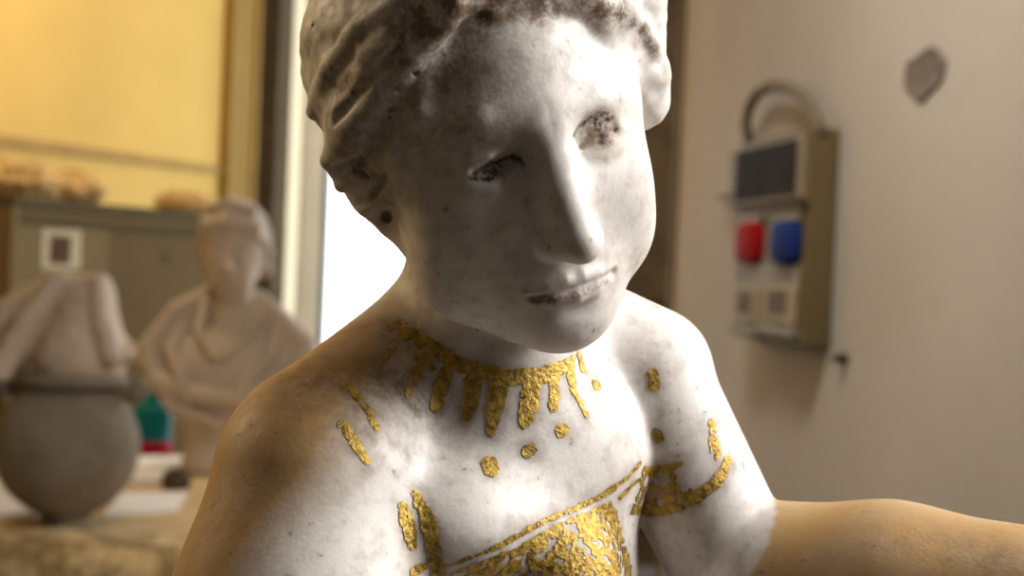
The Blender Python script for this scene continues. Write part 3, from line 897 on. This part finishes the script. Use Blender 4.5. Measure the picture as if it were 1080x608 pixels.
for i in range(nx_):
    for j in range(nz_): bm.faces.new((g[i][j], g[i + 1][j], g[i + 1][j + 1], g[i][j + 1]))
    bm.faces.new((g[i][0], bk[i][0], bk[i + 1][0], g[i + 1][0])); bm.faces.new((bk[i][0], bk[i][1], bk[i + 1][1], bk[i + 1][0]))
    bm.faces.new((g[i][nz_], g[i + 1][nz_], bk[i + 1][1], bk[i][1]))
for i in (0, nx_): bm.faces.new([g[i][j] for j in range(nz_ + 1)] + [bk[i][1], bk[i][0]])
T_ = [bm_obj('stone_edge', bm, stone_top(), None, True)]
T_.append(box('table_top', G, (tx0, ty0 + .2, TZ - .05), (tx1, ty1, TZ - .004), wood_top(), None, .003))
for x in (tx0 + .06, tx1 - .12):
    for y in (ty0 + .06, ty1 - .12):
        T_.append(box('leg', G, (x, y, 0), (x + .07, y + .07, TZ - (.144 if y < 2.5 else .05)), m_dkwood, None, .004))
adopt(table, *T_)
TS = TZ - .004
def on_table(px, py): return hit(px, py, (0, 0, TS), Z)
def sheet(name, quad, label, th=.006, seed=1, mat=None):
    pts = [on_table(*q) for q in quad]
    bm = bmesh.new()
    lo = [bm.verts.new((p.x, p.y, TS + .0003)) for p in pts]; hi = [bm.verts.new((p.x, p.y, TS + th)) for p in pts]
    bm.faces.new(lo[::-1]); bm.faces.new(hi)
    for k in range(4): bm.faces.new((lo[k], lo[(k + 1) % 4], hi[(k + 1) % 4], hi[k]))
    return tag(bm_obj(name, bm, mat or m_paper), label, 'paper')
m_paper = simple('white_paper', (.80, .79, .78), .7, .03, 9)
sheet('paper_pile', [(108, 547), (186, 541), (198, 521), (128, 522)], 'white papers on the worktable right of the urn foot', .004)
sheet('paper_pile', [(124, 511), (181, 511), (193, 487), (146, 486)], 'white papers lying farther back between urn and bust', .012)
sheet('paper_pile', [(-40, 549), (38, 545), (50, 520), (-20, 505)], 'white papers on the worktable left of the urn foot', .006)

# urn with drapery: a marble support
def urn_f(p):
    d = ell(p, (-2, 0, 80), (76, 74, 77))
    d = smin(d, cap(p, (0, 0, 4), (0, 0, 14), 24, 20), 12)
    q = np.sqrt(p[:, 0] ** 2 + p[:, 1] ** 2)
    ring = np.sqrt((q - 50) ** 2 + (p[:, 2] - 152) ** 2) - 8
    d = smin(d, ring, 8)
    for s in (-1, 1):
        d = smin(d, chain(p, [(s * 58, 0, 138), (s * 76, -4, 148), (s * 72, -6, 136)], [8, 8, 8], 4), 8)
    d = smax(d, -p[:, 2], 2)
    return d
def drape_f(p):
    d = cap(p, (8, 4, 172), (20, 2, 246), 48, 22)
    d = smin(d, cap(p, (-16, 4, 248), (-112, 4, 160), 20, 48), 22)
    d = smin(d, chain(p, [(-8, -24, 262), (-32, -50, 215), (-54, -66, 160)], [9, 12, 13], 4), 6)
    d = smin(d, chain(p, [(30, -18, 260), (35, -26, 222), (50, -30, 180)], [8, 9, 12], 6), 7)
    d = smin(d, cap(p, (40, 0, 176), (58, -8, 180), 16, 9), 8)
    d = d + 1.4 * fbm(p / 16, 2, 71)
    d = smax(d, p[:, 2] - 265 - 2 * vnoise(p / 12, 7), 3)
    return smax(d, 153 - p[:, 2], 4)
US = 2.5 / FPX
ub = on_table(70, 549)
m_stone = simple('grey_weathered_marble', (.25, .205, .155), .6, .25, 9, 0, .004, 50)
m_mar = simple('pale_marble', (.60, .49, .38), .5, .15, 7, 0, .003, 40)
urn = nets_obj('marble_urn', urn_f, (-100, -90, -6), (100, 90, 172), 2.5, m_stone, US, (ub.x, ub.y, TS))
tag(urn, 'round grey marble urn topped by a fall of drapery, on the stone worktable', 'urn')
dr_ = nets_obj('drapery', drape_f, (-190, -90, 140), (90, 80, 285), 2.5, m_mar, US, (0, 0, 0))
dr_.parent = urn; tag(dr_, 'pale marble drapery falling over the urn mouth')

# draped portrait bust
bb = on_table(224, 497)
BS = bb.y / FPX
def bust_f(p):
    p = p.copy(); p[:, 0] += np.maximum(p[:, 2] - 60, 0) * .05 - 3
    # socle
    d = cap(p, (0, 0, 4), (0, 0, 22), 36, 30)
    d = smin(d, cap(p, (0, 0, 26), (4, 0, 60), 26, 36), 14)
    # torso, shoulders
    d = smin(d, ell(p, (13, 2, 98), (80, 44, 58)), 18)
    d = smin(d, chain(p, [(-54, 6, 122), (-28, 14, 154), (12, 22, 176)], [26, 22, 17], 10), 14)
    d = smin(d, chain(p, [(88, 6, 124), (60, 14, 154), (20, 22, 176)], [24, 21, 17], 10), 14)
    d = smin(d, cap(p, (18, -2, 128), (20, -2, 210), 23, 18), 10)
    # drapery over the shoulders
    for pts, rs in (([(-8, 12, 190), (-40, -6, 168), (-68, -18, 130), (-58, -30, 98), (-20, -43, 84), (30, -46, 82), (72, -36, 96), (98, -14, 126)], [8, 10, 10, 9, 9, 9, 10, 11]),
                    ([(-10, 0, 180), (-14, -28, 150), (6, -44, 124)], [5, 5, 4]), ([(46, 2, 178), (40, -26, 150), (16, -44, 124)], [5, 5, 4]),
                    ([(-28, -2, 166), (-42, -30, 128), (-26, -46, 96)], [6, 6, 6]), ([(64, 0, 160), (62, -32, 126), (34, -48, 94)], [6, 6, 6]),
                    ([(44, 10, 186), (70, -4, 162), (96, -8, 138)], [8, 10, 11]),
                    ([(-66, -14, 118), (-40, -40, 72), (10, -48, 56)], [6, 6, 5])):
        d = smin(d, chain(p, pts, rs, 4), 7)
    # head
    h = ell(p, (20, 2, 238), (33, 39, 46))
    h = smin(h, ell(p, (20, -14, 210), (24, 24, 34)), 10)
    q = p.copy(); q[:, 0] = np.abs(p[:, 0] - 20)
    h = smax(h, -ell(q, (12, -42, 228), (9, 9, 6)), 5)
    h = smin(h, ell(q, (12, -30, 227), (7, 7, 4.5)), 3)
    h = smin(h, chain(p, [(20, -36, 236), (20, -44, 216), (20, -42, 212)], [4, 5.5, 5.5], 3), 4)
    h = smin(h, chain(q, [(8, -34, 200), (0, -39, 201)], [3, 4], 2), 3)
    h = smax(h, -chain(q, [(9, -38, 199.5), (0, -43, 199.5)], [1.5, 1.5], 1), 2)
    hair_ = ell(p, (20, 12, 250), (36, 40, 41))
    hair_ = smin(hair_, chain(q, [(0, -27, 262), (20, -18, 258), (30, 2, 238), (29, 14, 214)], [13, 12, 9, 8], 6), 8)
    hair_ = smin(hair_, chain(q, [(0, -24, 280), (19, -14, 276), (31, 6, 258)], [9, 8, 6], 4), 3)
    hair_ = hair_ + 1.5 * np.sin(p[:, 2] * .45 + 3 * vnoise(p / 14, 3)) * .6
    h = smin(h, hair_, 3)
    d = smin(d, h, 8)
    return smax(d, -p[:, 2], 2)
m_bust = simple('warm_white_marble', (.56, .46, .36), .5, .12, 7, 0, .002, 40)
bust = nets_obj('portrait_bust', bust_f, (-110, -80, -6), (130, 80, 310), 2.0, m_bust, BS, (bb.x, bb.y, TS))
tag(bust, 'marble bust of a woman with bound hair and draped shoulders, behind the urn', 'bust')

# small things behind the urn
cp = on_table(158, 480); cs = cp.y / FPX
can = lathe('paint_can', Fr((cp.x, cp.y, TS), (1, 0, 0), (0, 1, 0), Z), [(20 * cs, 0), (21 * cs, 2 * cs), (21 * cs, 44 * cs), (14 * cs, 54 * cs), (9 * cs, 56 * cs), (9 * cs, 63 * cs), (1 * cs, 64 * cs)],
            simple('teal_enamel', (.012, .17, .19), .35, .1, 12))
rb = lathe('red_band', Fr((cp.x, cp.y, TS), (1, 0, 0), (0, 1, 0), Z), [(20 * cs, .5 * cs), (21.6 * cs, 1 * cs), (21.6 * cs, 16 * cs), (20 * cs, 16.5 * cs)], simple('red_enamel', (.35, .01, .03), .4, .1, 12))
adopt(can, rb); tag(can, 'teal bottle with a red band standing between urn and bust', 'bottle')
sp_ = on_table(186, 516); s_ = sp_.y / FPX
def lump_f(p): return smax(ell(p, (0, 0, 9), (17, 13, 12)) + 2.5 * fbm(p / 11, 2, 91), -p[:, 2], 1)
lump = nets_obj('dark_stone', lump_f, (-26, -24, -3), (26, 24, 28), 1.2, simple('dark_brown_stone', (.09, .065, .04), .7, .3, 30), s_, (sp_.x, sp_.y, TS))
tag(lump, 'dark stone fragment on the worktable in front of the bust', 'stone')
e1 = on_table(262, 466); e1.y = ty1 - .03; e1.z = TS + .012
e0 = at(117, 344, e1.y)
tag(tube('wooden_batten', [e1, e1.lerp(e0, .5), e0], .012, simple('pale_batten', (.55, .50, .42), .5, .1, 20)), 'pale stick leaning up to the left behind the draped bust', 'stick')

# the statue's place and its plinth
statue.matrix_world = CM @ Matrix.Translation((0, D0, 0))
tag(statue, 'weathered marble statue of a woman looking down, with gilded necklace and breast band', 'statue')
bp = CM @ Vector((0, D0, 0)) ; pz = ZC - 1290 * U
plf = Fr((600 * U, D0 + 130 * U, 0), (1, 0, 0), (0, 1, 0), Z)
pl_ = lathe('plinth', plf, [(.11, 0), (.115, .02), (.115, .06), (.085, .10), (.08, pz - .10), (.085, pz - .06), (.10, pz - .04), (.10, pz + .004), (.02, pz + .005)], m_mar, None, 48)
adopt(statue, pl_)

# ------------------------------------------------------------------ light
def area(name, loc, tgt, sx, sy, e, col):
    l = bpy.data.lights.new(name, 'AREA'); l.energy = e; l.shape = 'RECTANGLE'; l.size = sx; l.size_y = sy; l.color = col
    o = bpy.data.objects.new(name, l); COL.objects.link(o); o.location = loc
    o.rotation_euler = (Vector(tgt) - Vector(loc)).to_track_quat('-Z', 'Y').to_euler()
    return o
kc = frR(kw, -.03, (kz0 + kz1) / 2)
area('window_daylight', kc, kc + nR, .60, .92, KEY, (1, .96, .91))
area('wall_lamp', (-1.20, 3.3, 2.65), (-1.35, 4.5, 1.75), .5, .5, LAMP1, (1, .76, .46))
area('ceiling_lamp', (-.2, 1.4, H - .15), (.62, 2.05, 1.45), .4, .4, LAMP2, (1, .89, .76)).data.spread = math.radians(95)
area('bust_side_fill', (2.12, 5.15, 1.8), (-.6, 3.2, 1.3), .9, 1.3, SIDE, (.82, .9, 1))  # unseen light added for cool highlights on the bust; no window there
area('shoulder_fill', (-1.15, .78, 1.85), (0, .3, 1.2), .22, .22, SHOULDER_FILL, (1, .74, .45))  # unseen warm light added to brighten the statue's left-hand shoulder
w = bpy.data.worlds.new('overcast_sky'); scn.world = w; w.use_nodes = True
w.node_tree.nodes['Background'].inputs[0].default_value = (.88, .94, 1, 1); w.node_tree.nodes['Background'].inputs[1].default_value = SKY
scn.view_settings.view_transform = 'Standard'; scn.view_settings.look = 'None'; scn.view_settings.gamma = 1
scn.view_settings.use_curve_mapping = False
scn.view_settings.exposure = EXPO
